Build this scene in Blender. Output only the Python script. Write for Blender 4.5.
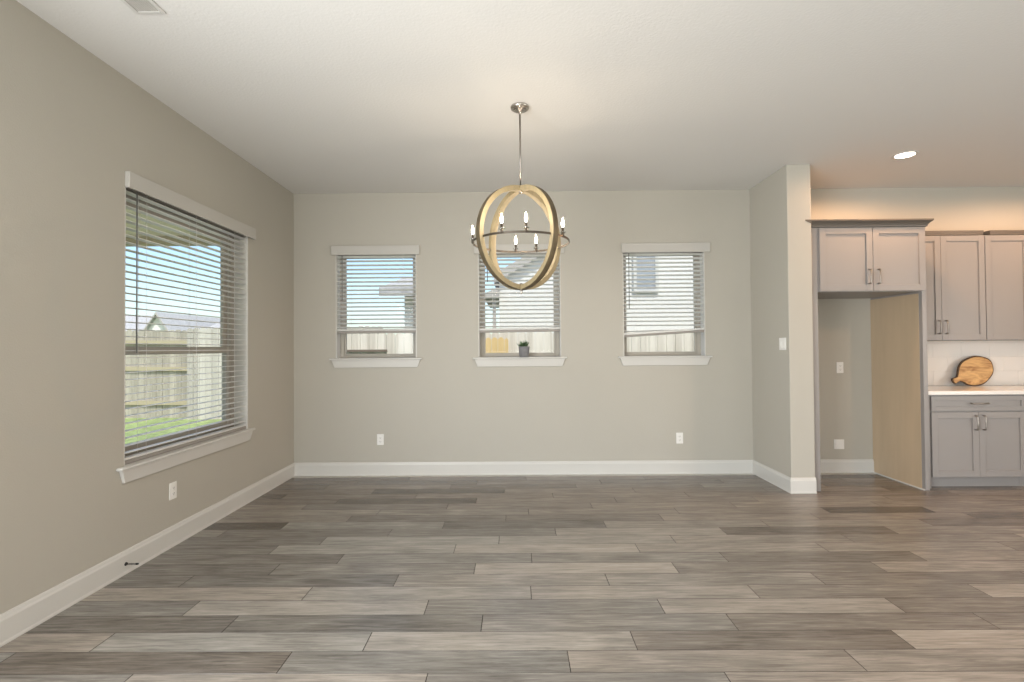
import bpy, bmesh, math, random
from mathutils import Vector, Matrix
random.seed(7)
for o in list(bpy.data.objects): bpy.data.objects.remove(o)
S = bpy.context.scene
COL = S.collection
PI = math.pi

# ------------------------------------------------------------------ camera
yaw, pitch, roll, CZ = -0.0064, 0.0146, -0.0076, 1.3558
fw = Vector((math.sin(yaw)*math.cos(pitch), math.cos(yaw)*math.cos(pitch), math.sin(pitch)))
rt = Vector((math.cos(yaw), -math.sin(yaw), 0))
up = rt.cross(fw)
r2 = rt*math.cos(roll) + up*math.sin(roll)
u2 = up*math.cos(roll) - rt*math.sin(roll)
cam = bpy.data.objects.new('camera', bpy.data.cameras.new('camera'))
COL.objects.link(cam)
cam.data.sensor_width = 36.0
cam.data.lens = 500.0/1024.0*36.0
cam.data.clip_start = 0.05
cam.data.clip_end = 500
cam.matrix_world = Matrix(((r2.x, u2.x, -fw.x, 0), (r2.y, u2.y, -fw.y, 0), (r2.z, u2.z, -fw.z, CZ), (0, 0, 0, 1)))
S.camera = cam

# ------------------------------------------------------------------ view + world
S.view_settings.view_transform = 'Standard'
S.view_settings.look = 'None'
S.view_settings.gamma = 1
S.view_settings.use_curve_mapping = False
S.view_settings.exposure = 0.5

W = bpy.data.worlds.new('world'); S.world = W; W.use_nodes = True
nt = W.node_tree
bg = nt.nodes['Background']
sky = nt.nodes.new('ShaderNodeTexSky')
sky.sky_type = 'NISHITA'
sky.sun_disc = False
sky.sun_elevation = math.radians(48)
sky.sun_rotation = math.radians(160)
sky.dust_density = 1.5
sky.ozone_density = 2.0
nt.links.new(sky.outputs[0], bg.inputs[0])
bg.inputs[1].default_value = 0.17

def light(name, kind, loc, rot=(0, 0, 0), energy=10, color=(1, 1, 1), **kw):
    d = bpy.data.lights.new(name, kind)
    d.energy = energy; d.color = color
    for k, v in kw.items(): setattr(d, k, v)
    o = bpy.data.objects.new(name, d); COL.objects.link(o)
    o.location = loc; o.rotation_euler = rot
    return o
sun = light('sun', 'SUN', (0, 0, 12), energy=3.4, color=(1, .95, .87), angle=math.radians(1.0))
sun.rotation_euler = Vector((-0.32, 0.62, -1.15)).to_track_quat('-Z', 'Y').to_euler()
# added area fills at unseen openings behind and beside the camera
def daylight(loc, aim, w, h, e, color=(1, 1, 1)):
    o = light('window_daylight', 'AREA', loc, energy=e, color=color, shape='RECTANGLE', size=w, size_y=h)
    o.rotation_euler = Vector(aim).to_track_quat('-Z', 'Y').to_euler()
daylight((-0.1, -4.35, 1.35), (0, 1, 0), 4.2, 2.3, 8, (1, .985, .96))
daylight((-0.1, -4.15, 0.75), (0, .90, .43), 4.2, 1.2, 58, (1, .98, .95))
daylight((5.2, -4.35, 1.45), (0, 1, 0), 3.0, 1.8, 12, (1, .95, .88))
daylight((-2.30, -0.75, 1.25), (1, .12, 0), 3.3, 2.1, 185, (.95, .98, 1.0))
daylight((-2.10, -0.75, 0.75), (.85, .25, .46), 3.3, 1.1, 75, (.97, .98, 1.0))
daylight((8.05, -0.8, 1.45), (-1, .1, 0), 3.0, 1.8, 96, (1, .975, .94))

# ------------------------------------------------------------------ materials
def mat(name, color, rough=.5, metal=0, spec=.5, noise=0, nscale=8, bump=0, bscale=200, emit=None, estr=0, stretch=(1, 1, 1), coat=0):
    m = bpy.data.materials.new(name); m.use_nodes = True
    n = m.node_tree.nodes; l = m.node_tree.links
    b = n['Principled BSDF']
    b.inputs['Base Color'].default_value = (*color, 1)
    b.inputs['Roughness'].default_value = rough
    b.inputs['Metallic'].default_value = metal
    b.inputs['Specular IOR Level'].default_value = spec
    b.inputs['Coat Weight'].default_value = coat
    tc = n.new('ShaderNodeTexCoord')
    mp = n.new('ShaderNodeMapping'); mp.inputs['Scale'].default_value = stretch
    l.new(tc.outputs['Object'], mp.inputs[0])
    if noise:
        t = n.new('ShaderNodeTexNoise'); t.inputs['Scale'].default_value = nscale; t.inputs['Detail'].default_value = 6
        l.new(mp.outputs[0], t.inputs['Vector'])
        r = n.new('ShaderNodeMapRange')
        r.inputs['From Min'].default_value = .3; r.inputs['From Max'].default_value = .7
        r.inputs['To Min'].default_value = 1-noise; r.inputs['To Max'].default_value = 1+noise
        l.new(t.outputs['Fac'], r.inputs['Value'])
        x = n.new('ShaderNodeMix'); x.data_type = 'RGBA'; x.blend_type = 'MULTIPLY'; x.inputs[0].default_value = 1
        x.inputs[6].default_value = (*color, 1)
        l.new(r.outputs[0], x.inputs[7]); l.new(x.outputs[2], b.inputs['Base Color'])
    if bump:
        t = n.new('ShaderNodeTexNoise'); t.inputs['Scale'].default_value = bscale; t.inputs['Detail'].default_value = 3
        l.new(mp.outputs[0], t.inputs['Vector'])
        bp = n.new('ShaderNodeBump'); bp.inputs['Strength'].default_value = bump; bp.inputs['Distance'].default_value = .004
        l.new(t.outputs['Fac'], bp.inputs['Height']); l.new(bp.outputs[0], b.inputs['Normal'])
    if emit:
        b.inputs['Emission Color'].default_value = (*emit, 1); b.inputs['Emission Strength'].default_value = estr
    return m
def glass_mat(name, refl=.05):
    m = bpy.data.materials.new(name); m.use_nodes = True
    n = m.node_tree.nodes; l = m.node_tree.links
    n.remove(n['Principled BSDF'])
    t = n.new('ShaderNodeBsdfTransparent'); t.inputs[0].default_value = (.96, .98, .98, 1)
    g = n.new('ShaderNodeBsdfGlossy'); g.inputs['Roughness'].default_value = .02
    x = n.new('ShaderNodeMixShader'); x.inputs[0].default_value = refl
    l.new(t.outputs[0], x.inputs[1]); l.new(g.outputs[0], x.inputs[2]); l.new(x.outputs[0], n['Material Output'].inputs[0])
    return m

M = {}
M['wall'] = mat('wall_paint', (.450, .427, .374), .55, bump=.25, bscale=120, noise=.012, nscale=1.2)
M['ceiling'] = mat('ceiling_paint', (.70, .69, .665), .8, bump=.45, bscale=60)
M['trim'] = mat('trim_paint', (.60, .59, .56), .35)
M['valance'] = mat('valance_white', (.50, .485, .45), .4)
M['slat'] = mat('slat_white', (.82, .82, .80), .4)
M['rail'] = mat('blind_rail_shaded', (.30, .28, .255), .45)  # blind white darkened in colour to read as backlit
M['vinyl'] = mat('window_vinyl_tan', (.40, .37, .32), .45)
M['glass'] = glass_mat('window_glass', .008)
M['wand'] = mat('wand_plastic', (.16, .16, .15), .3)
M['cord'] = mat('cord', (.75, .74, .72), .8)
M['plate'] = mat('plate_white', (.80, .79, .76), .35)
M['slot'] = mat('slot_dark', (.08, .08, .08), .6)
M['cab'] = mat('cabinet_grey_paint', (.275, .258, .248), .38)
M['cab_dark'] = mat('cabinet_moulding', (.115, .10, .084), .4)
M['cab_inner'] = mat('cabinet_maple_interior', (.50, .385, .26), .45, noise=.06, nscale=3, stretch=(1, 3, .4))
M['nickel'] = mat('brushed_nickel', (.30, .275, .25), .35, metal=1)
M['darknickel'] = mat('polished_nickel', (.50, .47, .43), .22, metal=1)
M['quartz'] = mat('white_quartz', (.80, .78, .75), .15, noise=.02, nscale=4)
M['backsplash'] = mat('backsplash_tile', (.74, .70, .66), .3)
M['oakout'] = mat('weathered_wood_outer', (.105, .078, .042), .6, noise=.35, nscale=9, stretch=(4, 4, 1), bump=.3, bscale=40)  # darker copy of the hoop wood, for faces turned from the bulbs
M['oakin'] = mat('weathered_wood_bulb_lit', (.25, .205, .12), .6, noise=.14, nscale=9, stretch=(4, 4, 1), bump=.2, bscale=40)  # same wood lightened in colour, bulb light painted in
M['bulb'] = mat('lit_bulb', (1, .95, .85), .3, emit=(1, .88, .70), estr=14)
M['candle'] = mat('candle_sleeve_metal', (.13, .11, .09), .35, metal=.9)
M['bobeche'] = glass_mat('clear_glass_cup', .35)
M['canlens'] = mat('downlight_lens', (1, .95, .9), .4, emit=(1, .90, .76), estr=9)
M['pot'] = mat('grey_ceramic_pot', (.22, .22, .23), .6, noise=.1, nscale=30)
M['leaf'] = mat('succulent_leaf', (.10, .17, .08), .5, noise=.3, nscale=60)
M['soil'] = mat('potting_soil', (.05, .035, .025), .9)
M['bark'] = mat('bark_edge', (.09, .05, .025), .8, noise=.3, nscale=40, bump=.5, bscale=60)
M['spring'] = mat('door_stop_metal', (.05, .05, .05), .4, metal=.6)
M['rubber'] = mat('rubber_tip', (.03, .03, .03), .6)
M['lawn'] = mat('lawn_grass', (.25, .31, .12), .9, noise=.35, nscale=9, bump=.8, bscale=60)
M['concrete'] = mat('patio_concrete', (.62, .60, .56), .8, noise=.08, nscale=6)
M['stucco'] = mat('pale_stucco', (.72, .70, .66), .9, bump=.3, bscale=60)
M['shingle'] = mat('roof_shingle', (.40, .39, .39), .9, noise=.25, nscale=12)
M['gutter'] = mat('roof_fascia', (.42, .39, .36), .7)
M['housewin'] = mat('house_window_glass', (.30, .32, .35), .1)
M['soffit'] = mat('soffit_boards', (.86, .78, .58), .7, noise=.08, nscale=6, stretch=(.3, 6, 1))
M['beam'] = mat('porch_beam', (.50, .43, .30), .7)
M['twig'] = mat('tree_bark', (.18, .14, .11), .9)

# wood picket material: boards tinted by position across the fence
def fence_mat(name, c1, c2, board=.14):
    m = mat(name, c1, .85)
    n = m.node_tree.nodes; l = m.node_tree.links; b = n['Principled BSDF']
    tc = n.new('ShaderNodeTexCoord'); sp = n.new('ShaderNodeSeparateXYZ'); l.new(tc.outputs['Object'], sp.inputs[0])
    dv = n.new('ShaderNodeMath'); dv.operation = 'DIVIDE'; dv.inputs[1].default_value = board; l.new(sp.outputs['X'], dv.inputs[0])
    fl = n.new('ShaderNodeMath'); fl.operation = 'FLOOR'; l.new(dv.outputs[0], fl.inputs[0])
    wn = n.new('ShaderNodeTexWhiteNoise'); wn.noise_dimensions = '1D'; l.new(fl.outputs[0], wn.inputs['W'])
    mp = n.new('ShaderNodeMapping'); mp.inputs['Scale'].default_value = (14, 14, 1.2); l.new(tc.outputs['Object'], mp.inputs[0])
    t = n.new('ShaderNodeTexNoise'); t.inputs['Scale'].default_value = 2; t.inputs['Detail'].default_value = 5; l.new(mp.outputs[0], t.inputs['Vector'])
    a = n.new('ShaderNodeMath'); a.operation = 'MULTIPLY_ADD'; a.inputs[1].default_value = .6; l.new(wn.outputs['Value'], a.inputs[0])
    s = n.new('ShaderNodeMath'); s.operation = 'MULTIPLY_ADD'; s.inputs[1].default_value = 1.0; s.inputs[2].default_value = -.3
    l.new(t.outputs['Fac'], s.inputs[0]); l.new(s.outputs[0], a.inputs[2])
    x = n.new('ShaderNodeMix'); x.data_type = 'RGBA'; x.clamp_factor = True
    x.inputs[6].default_value = (*c1, 1); x.inputs[7].default_value = (*c2, 1)
    l.new(a.outputs[0], x.inputs[0]); l.new(x.outputs[2], b.inputs['Base Color'])
    return m
M['fence'] = fence_mat('weathered_fence_wood', (.28, .25, .20), (.54, .49, .40))
M['fence_pale'] = fence_mat('pale_fence_wood', (.36, .33, .28), (.62, .58, .51))
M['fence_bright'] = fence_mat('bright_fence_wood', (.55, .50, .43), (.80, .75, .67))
M['fence_new'] = fence_mat('fresh_cedar', (.62, .44, .20), (.80, .60, .32), .1)
M['fence_rail'] = mat('fence_rail_wood', (.42, .36, .24), .85)

# floor: plank tone is an attribute per plank, back wall shade included, grain on top
def floor_mat():
    m = mat('vinyl_plank_floor', (.25, .23, .2), .27, spec=.65)
    n = m.node_tree.nodes; l = m.node_tree.links; b = n['Principled BSDF']
    at = n.new('ShaderNodeAttribute'); at.attribute_name = 'tone'; at.attribute_type = 'GEOMETRY'
    sp = n.new('ShaderNodeSeparateColor'); l.new(at.outputs['Color'], sp.inputs[0])
    tc = n.new('ShaderNodeTexCoord')
    # shift grain per plank
    cb = n.new('ShaderNodeCombineXYZ'); sc = n.new('ShaderNodeMath'); sc.operation = 'MULTIPLY'; sc.inputs[1].default_value = 37.0
    l.new(sp.outputs['Blue'], sc.inputs[0]); l.new(sc.outputs[0], cb.inputs['X']); l.new(sc.outputs[0], cb.inputs['Z'])
    ad = n.new('ShaderNodeVectorMath'); ad.operation = 'ADD'; l.new(tc.outputs['Object'], ad.inputs[0]); l.new(cb.outputs[0], ad.inputs[1])
    mp = n.new('ShaderNodeMapping'); mp.inputs['Scale'].default_value = (1.9, 30, 1); l.new(ad.outputs[0], mp.inputs[0])
    g1 = n.new('ShaderNodeTexNoise'); g1.inputs['Scale'].default_value = 2.2; g1.inputs['Detail'].default_value = 8; g1.inputs['Roughness'].default_value = .72
    g1.inputs['Distortion'].default_value = .5
    l.new(mp.outputs[0], g1.inputs['Vector'])
    mp2 = n.new('ShaderNodeMapping'); mp2.inputs['Scale'].default_value = (1.6, 5.5, 1); l.new(ad.outputs[0], mp2.inputs[0])
    g2 = n.new('ShaderNodeTexNoise'); g2.inputs['Scale'].default_value = 1.4; g2.inputs['Detail'].default_value = 3; g2.inputs['Distortion'].default_value = .8
    l.new(mp2.outputs[0], g2.inputs['Vector'])
    rp = n.new('ShaderNodeValToRGB')
    rp.color_ramp.elements[0].position = 0; rp.color_ramp.elements[0].color = (.050, .042, .035, 1)
    rp.color_ramp.elements[1].position = 1; rp.color_ramp.elements[1].color = (.45, .425, .39, 1)
    e = rp.color_ramp.elements.new(.5); e.color = (.215, .201, .184, 1)
    # fac = tone + grain
    k1 = n.new('ShaderNodeMath'); k1.operation = 'MULTIPLY_ADD'; k1.inputs[1].default_value = 1.3; k1.inputs[2].default_value = -.64
    l.new(g1.outputs['Fac'], k1.inputs[0])
    k2 = n.new('ShaderNodeMath'); k2.operation = 'MULTIPLY_ADD'; k2.inputs[1].default_value = .5; k2.inputs[2].default_value = -.25
    l.new(g2.outputs['Fac'], k2.inputs[0])
    s1 = n.new('ShaderNodeMath'); l.new(k1.outputs[0], s1.inputs[0]); l.new(k2.outputs[0], s1.inputs[1])
    s2 = n.new('ShaderNodeMath'); l.new(s1.outputs[0], s2.inputs[0]); l.new(sp.outputs['Red'], s2.inputs[1])
    l.new(s2.outputs[0], rp.inputs[0])
    # warm / cool cast of each plank
    wm = n.new('ShaderNodeMix'); wm.data_type = 'RGBA'
    wm.inputs[6].default_value = (.98, 1.0, .99, 1); wm.inputs[7].default_value = (1.06, .98, .91, 1)
    l.new(sp.outputs['Green'], wm.inputs[0])
    mu = n.new('ShaderNodeMix'); mu.data_type = 'RGBA'; mu.blend_type = 'MULTIPLY'; mu.inputs[0].default_value = 1
    l.new(rp.outputs[0], mu.inputs[6]); l.new(wm.outputs[2], mu.inputs[7])
    l.new(mu.outputs[2], b.inputs['Base Color'])
    bp = n.new('ShaderNodeBump'); bp.inputs['Strength'].default_value = .15; bp.inputs['Distance'].default_value = .002
    l.new(g1.outputs['Fac'], bp.inputs['Height']); l.new(bp.outputs[0], b.inputs['Normal'])
    return m
M['floor'] = floor_mat()
def board_mat():
    m = mat('acacia_board', (.62, .33, .11), .5)
    n = m.node_tree.nodes; l = m.node_tree.links; b = n['Principled BSDF']
    tc = n.new('ShaderNodeTexCoord'); mp = n.new('ShaderNodeMapping'); mp.inputs['Rotation'].default_value = (0, .5, 0)
    mp.inputs['Scale'].default_value = (3, 3, 11); l.new(tc.outputs['Object'], mp.inputs[0])
    t = n.new('ShaderNodeTexNoise'); t.inputs['Scale'].default_value = 2.0; t.inputs['Detail'].default_value = 6; t.inputs['Distortion'].default_value = 1.2
    l.new(mp.outputs[0], t.inputs['Vector'])
    rp = n.new('ShaderNodeValToRGB')
    rp.color_ramp.elements[0].position = .35; rp.color_ramp.elements[0].color = (.36, .17, .055, 1)
    rp.color_ramp.elements[1].position = .62; rp.color_ramp.elements[1].color = (.70, .42, .17, 1)
    l.new(t.outputs['Fac'], rp.inputs[0]); l.new(rp.outputs[0], b.inputs['Base Color'])
    return m
M['board'] = board_mat()

# ------------------------------------------------------------------ mesh helpers
class MB:
    def __init__(s): s.b = bmesh.new()
    def box(s, x0, x1, y0, y1, z0, z1, mi=0):
        v = [s.b.verts.new(p) for p in ((x0, y0, z0), (x1, y0, z0), (x1, y1, z0), (x0, y1, z0), (x0, y0, z1), (x1, y0, z1), (x1, y1, z1), (x0, y1, z1))]
        for f in ((0, 3, 2, 1), (4, 5, 6, 7), (0, 1, 5, 4), (1, 2, 6, 5), (2, 3, 7, 6), (3, 0, 4, 7)):
            s.b.faces.new([v[i] for i in f]).material_index = mi
        return v
    def hexa(s, P, mi=0):          # 8 corners, same order as box
        v = [s.b.verts.new(p) for p in P]
        for f in ((0, 3, 2, 1), (4, 5, 6, 7), (0, 1, 5, 4), (1, 2, 6, 5), (2, 3, 7, 6), (3, 0, 4, 7)):
            s.b.faces.new([v[i] for i in f]).material_index = mi
    def cyl(s, p, q, r0, r1=None, n=16, mi=0):
        r1 = r0 if r1 is None else r1
        p, q = Vector(p), Vector(q); d = (q-p).normalized()
        a = d.orthogonal().normalized(); b = d.cross(a)
        A = [s.b.verts.new(p + r0*(a*math.cos(2*PI*i/n)+b*math.sin(2*PI*i/n))) for i in range(n)]
        B = [s.b.verts.new(q + r1*(a*math.cos(2*PI*i/n)+b*math.sin(2*PI*i/n))) for i in range(n)]
        for i in range(n):
            f = s.b.faces.new((A[i], A[(i+1) % n], B[(i+1) % n], B[i])); f.smooth = True; f.material_index = mi
        s.b.faces.new(A[::-1]).material_index = mi; s.b.faces.new(B).material_index = mi
    def lathe(s, prof, c, n=24, mi=0):   # prof: (r,z)
        c = Vector(c); rings = []
        for r, z in prof:
            if r < 1e-6: rings.append([s.b.verts.new(c+Vector((0, 0, z)))])
            else: rings.append([s.b.verts.new(c+Vector((r*math.cos(2*PI*i/n), r*math.sin(2*PI*i/n), z))) for i in range(n)])
        for R0, R1 in zip(rings, rings[1:]):
            for i in range(n):
                j = (i+1) % n
                vs = [R0[i % len(R0)], R0[j % len(R0)], R1[j % len(R1)], R1[i % len(R1)]]
                vs = list(dict.fromkeys(vs))
                if len(vs) > 2:
                    f = s.b.faces.new(vs); f.smooth = True; f.material_index = mi
    def tube(s, pts, r, n=8, closed=False, mi=0):
        pts = [Vector(p) for p in pts]; N = len(pts); rings = []
        for i, p in enumerate(pts):
            if closed: d = pts[(i+1) % N]-pts[i-1]
            else: d = pts[min(i+1, N-1)]-pts[max(i-1, 0)]
            d.normalize()
            ref = Vector((0, 0, 1)) if abs(d.z) < .9 else Vector((0, 1, 0))
            a = d.cross(ref).normalized(); b = d.cross(a)
            rings.append([s.b.verts.new(p+r*(a*math.cos(2*PI*k/n)+b*math.sin(2*PI*k/n))) for k in range(n)])
        for i in range(N if closed else N-1):
            R0, R1 = rings[i], rings[(i+1) % N]
            for k in range(n):
                f = s.b.faces.new((R0[k], R0[(k+1) % n], R1[(k+1) % n], R1[k])); f.smooth = True; f.material_index = mi
        if not closed:
            s.b.faces.new(rings[0][::-1]); s.b.faces.new(rings[-1])
    def prism(s, poly, axis, a, b, mi=0):  # poly in the plane normal to axis (order of the two remaining axes)
        def P(u, v, w): return {'x': (w, u, v), 'y': (u, w, v), 'z': (u, v, w)}[axis]
        A = [s.b.verts.new(P(u, v, a)) for u, v in poly]; B = [s.b.verts.new(P(u, v, b)) for u, v in poly]
        n = len(poly)
        s.b.faces.new(A[::-1]).material_index = mi; s.b.faces.new(B).material_index = mi
        for i in range(n): s.b.faces.new((A[i], A[(i+1) % n], B[(i+1) % n], B[i])).material_index = mi
    def build(s, name, mats, parent=None, bevel=0):
        bmesh.ops.recalc_face_normals(s.b, faces=s.b.faces)
        me = bpy.data.meshes.new(name); s.b.to_mesh(me); s.b.free()
        for m in (mats if isinstance(mats, (list, tuple)) else [mats]): me.materials.append(m)
        o = bpy.data.objects.new(name, me); COL.objects.link(o)
        if parent is not None:
            o.parent = parent; o.location = -Vector(parent.location)
        if bevel:
            md = o.modifiers.new('bevel', 'BEVEL'); md.width = bevel; md.segments = 2; md.limit_method = 'ANGLE'; md.angle_limit = math.radians(40)
        return o
# all meshes are written in world coordinates; parents sit at their thing's base
def thing(name, label, cat, loc, group=None):
    o = bpy.data.objects.new(name, None); COL.objects.link(o); o.location = loc; o.empty_display_size = .1
    o['label'] = label; o['category'] = cat
    if group: o['group'] = group
    return o
def tag(o, label, cat, group=None, kind=None):
    o['label'] = label; o['category'] = cat
    if group: o['group'] = group
    if kind: o['kind'] = kind
    return o
def struct(o, label=None):
    o['kind'] = 'structure'
    if label: o['label'] = label; o['category'] = label.split()[-1]
    return o
def copy_thing(o, delta, label):
    def rec(s, p):
        c = s.copy(); COL.objects.link(c)
        if p is not None:
            c.parent = p; c.matrix_parent_inverse = s.matrix_parent_inverse.copy()
        for ch in list(s.children): rec(ch, c)
        return c
    r = rec(o, None); r.location = Vector(o.location)+Vector(delta); r['label'] = label
    return r

# ------------------------------------------------------------------ dimensions
XL, XR, D, H = -2.393, 8.2, 5.388, 3.05
REAR = -4.5
RXF = 4.651       # front of the wing wall
XW0, XW1 = 2.539, 2.762
LW = dict(y0=3.045, y1=4.462, z0=.655, z1=2.42)
BW = [(-1.937, -1.063), (-.395, .495), (1.165, 2.046)]
BZ0, BZ1 = 1.262, 2.43
T = .235

# ------------------------------------------------------------------ floor
ROW, PL = .1525, 1.222
joints = {  # row index -> (joint xs), tones left to right, warmth
 0: ([-1.614, -.376, .86, 2.103], [.5, .62, .45, .66, .68], [.3, .7, .3, .8, .9]),
 1: ([-2.26, -1.013, .222, 1.456], [.45, .27, .45, .55, .55], [.1, .9, .2, .8, .7]),
 2: ([-1.935, -.697, .538, 1.778], [.6, .62, .68, .33, .78], [.9, .2, .5, .9, .9]),
 3: ([-1.423, -.175, 1.058, 2.302], [.28, .32, .50, .45, .5], [.5, .3, .4, .8, .7]),
 4: ([-1.717, -.477, .753, 1.973], [.45, .66, .45, .68, .42], [.2, .5, .3, .7, .8]),
 5: ([-2.4, -1.169, .077, 1.31, 2.553], [.6, .62, .64, .66, .5, .74], [.9, .8, .4, .6, .7, .8]),
 6: ([-1.945, -.709, .527, 1.755, 3.0], [.38, .33, .6, .56, .42, .5], [.3, .2, .5, .5, .7, .6]),
 7: ([-1.5, -.26, .974, 2.216, 3.44], [.34, .48, .76, .45, .68, .5], [.3, .3, .6, .6, .8, .7]),
 8: ([-1.143, .095, 1.335, 2.579, 3.8], [.36, .52, .5, .36, .64, .5], [.3, .2, .3, .6, .8, .7]),
 9: ([-1.651, -.42, .816, 2.059, 3.3], [.4, .62, .7, .62, .6, .5], [.2, .2, .5, .5, .6, .8]),
 10: ([-1.373, -.125, 1.104, 2.332, 3.56], [.34, .64, .64, .56, .5, .66], [.2, .1, .3, .5, .6, .9]),
 11: ([-2.18, -.938, .287, 1.52, 2.75, 3.98], [.5, .34, .4, .64, .25, .52, .4], [.4, .3, .2, .4, .7, .7, .9]),
 12: ([-1.789, -.562, .677, 1.903, 3.13], [.16, .62, .34, .62, .62, .4], [.6, .2, .3, .5, .6, .9]),
 13: ([-1.34, -.085, 1.153, 2.38, 3.6], [.6, .4, .4, .6, .6, .35], [.4, .2, .3, .5, .8, .9]),
 14: ([-1.148, .1, 1.327, 2.55, 3.4], [.62, .56, .55, .55, .22, .6], [.4, .3, .5, .6, .9, .9]),
 15: ([-1.83, -.594, .643, 1.857, 3.08], [.6, .5, .5, .58, .6, .62], [.6, .3, .5, .8, .9, .9]),
 16: ([-1.6, -.358, .882, 2.121, 3.3], [.4, .2, .52, .45, .62, .58], [.8, .8, .7, .8, .9, .9]),
 17: ([-2.15, -.925, .335, 1.566, 2.8, 4.0], [.25, .45, .5, .5, .48, .4, .6], [.8]*7),
 18: ([-1.363, -.114, 1.117, 2.35, 3.5], [.45, .2, .55, .45, .5, .3], [.9]*6),
 19: ([-1.87, -.645, .586, 1.81, 3.0], [.3, .5, .35, .45, .55, .3], [.9]*6),
 20: ([-1.62, -.399, .851, 2.07, 3.3], [.4, .3, .45, .4, .5, .5], [.9]*6),
 21: ([-1.12, .102, 1.33, 2.55, 3.7], [.3, .4, .5, .4, .3, .4], [.9]*6),
}
fb = bmesh.new(); tl = fb.loops.layers.float_color.new('tone')
def plank(x0, x1, y0, y1, tone, warm):
    g = .0020; c = .0012; zt = 0.0; zb = -.0022
    r = random.random()
    o_ = [fb.verts.new(p) for p in ((x0, y0, zb), (x1, y0, zb), (x1, y1, zb), (x0, y1, zb))]
    i_ = [fb.verts.new(p) for p in ((x0+g, y0+g, zt), (x1-g, y0+g, zt), (x1-g, y1-g, zt), (x0+g, y1-g, zt))]
    fs = [fb.faces.new(i_)] + [fb.faces.new((o_[k], o_[(k+1) % 4], i_[(k+1) % 4], i_[k])) for k in range(4)]
    for k, f in enumerate(fs):
        for lp in f.loops: lp[tl] = (tone if k == 0 else tone-.9, warm, r, 1)
for n in range(-43, 22):
    y0 = 2.11+ROW*(n-1); y1 = y0+ROW
    if n in joints:
        js, tn, wmv = joints[n]
        js = list(js); tn = list(tn); wmv = list(wmv)
        while js[-1]+1.22 < XR: js.append(js[-1]+1.22); tn.append(random.uniform(.35, .7)); wmv.append(.9)
    else:
        s = XL - random.random()*PL
        js = []
        while s+PL < XR: s += PL; js.append(s)
        js = [j for j in js if j > XL]
        tn = [random.uniform(.25, .75) for _ in range(len(js)+1)]; wmv = [random.random() for _ in tn]
    xs = [XL-.02]+[j for j in js if j > XL]+[XR+.02]
    off = len(js)-(len(xs)-2)
    for k in range(len(xs)-1):
        t_ = tn[min(k+off, len(tn)-1)]
        plank(xs[k], xs[k+1], y0, min(y1, D+.02), .5+(t_-.5)*.95-(.10 if n >= 12 else 0), min(1, wmv[min(k+off, len(wmv)-1)]+(.35 if n >= 13 else 0)))  # far rows darker and warmer: shade near the back wall put into the tone
me = bpy.data.meshes.new('floor'); fb.to_mesh(me); fb.free(); me.materials.append(M['floor'])
fo = bpy.data.objects.new('floor', me); COL.objects.link(fo); struct(fo, 'grey brown wood plank floor')
m_ = MB(); m_.box(XL-T, XR+T, REAR-.2, D+T, -.15, -.0024); struct(m_.build('subfloor_slab', M['concrete']))

# ------------------------------------------------------------------ shell
m_ = MB(); m_.box(XL-T, XR+T, REAR-.2, D+T, H, H+.12); struct(m_.build('ceiling', M['ceiling']), 'plain textured off white ceiling')
def wall_holes_y(mb, x0, x1, y0, y1, holes, h=H):   # wall along x, holes = (xa,xb,za,zb)
    x = x0
    for xa, xb, za, zb in holes:
        mb.box(x, xa, y0, y1, 0, h); mb.box(xa, xb, y0, y1, 0, za); mb.box(xa, xb, y0, y1, zb, h); x = xb
    mb.box(x, x1, y0, y1, 0, h)
m_ = MB(); wall_holes_y(m_, XL-T, XR+T, D, D+T, [(a, b, BZ0-.02, BZ1) for a, b in BW])
struct(m_.build('wall_back', M['wall']), 'greige back wall with three small windows')
m_ = MB()
m_.box(XL-T, XL, REAR-.2, -2.4, 0, H); m_.box(XL-T, XL, -2.4, .9, 0, .10); m_.box(XL-T, XL, -2.4, .9, 2.43, H); m_.box(XL-T, XL, .9, LW['y0'], 0, H); m_.box(XL-T, XL, LW['y1'], D, 0, H)
m_.box(XL-T, XL, LW['y0'], LW['y1'], 0, LW['z0']-.02); m_.box(XL-T, XL, LW['y0'], LW['y1'], LW['z1'], H)
struct(m_.build('wall_left', M['wall']), 'greige left wall with one tall window')
m_ = MB(); m_.box(XR, XR+T, REAR-.2, -2.3, 0, H); m_.box(XR, XR+T, .7, D, 0, H); m_.box(XR, XR+T, -2.3, .7, 0, .55); m_.box(XR, XR+T, -2.3, .7, 2.4, H); struct(m_.build('wall_right', M['wall']))
m_ = MB(); wall_holes_y(m_, XL, XR, REAR-.2, REAR, [(-2.2, 2.0, .08, 2.45), (3.7, 6.7, .55, 2.4)])
struct(m_.build('wall_rear', M['wall']))
m_ = MB(); m_.box(XW0, XW1, RXF, D, 0, H); struct(m_.build('wall_wing', M['wall'], bevel=.006), 'short greige wing wall between dining area and kitchen')

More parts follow.
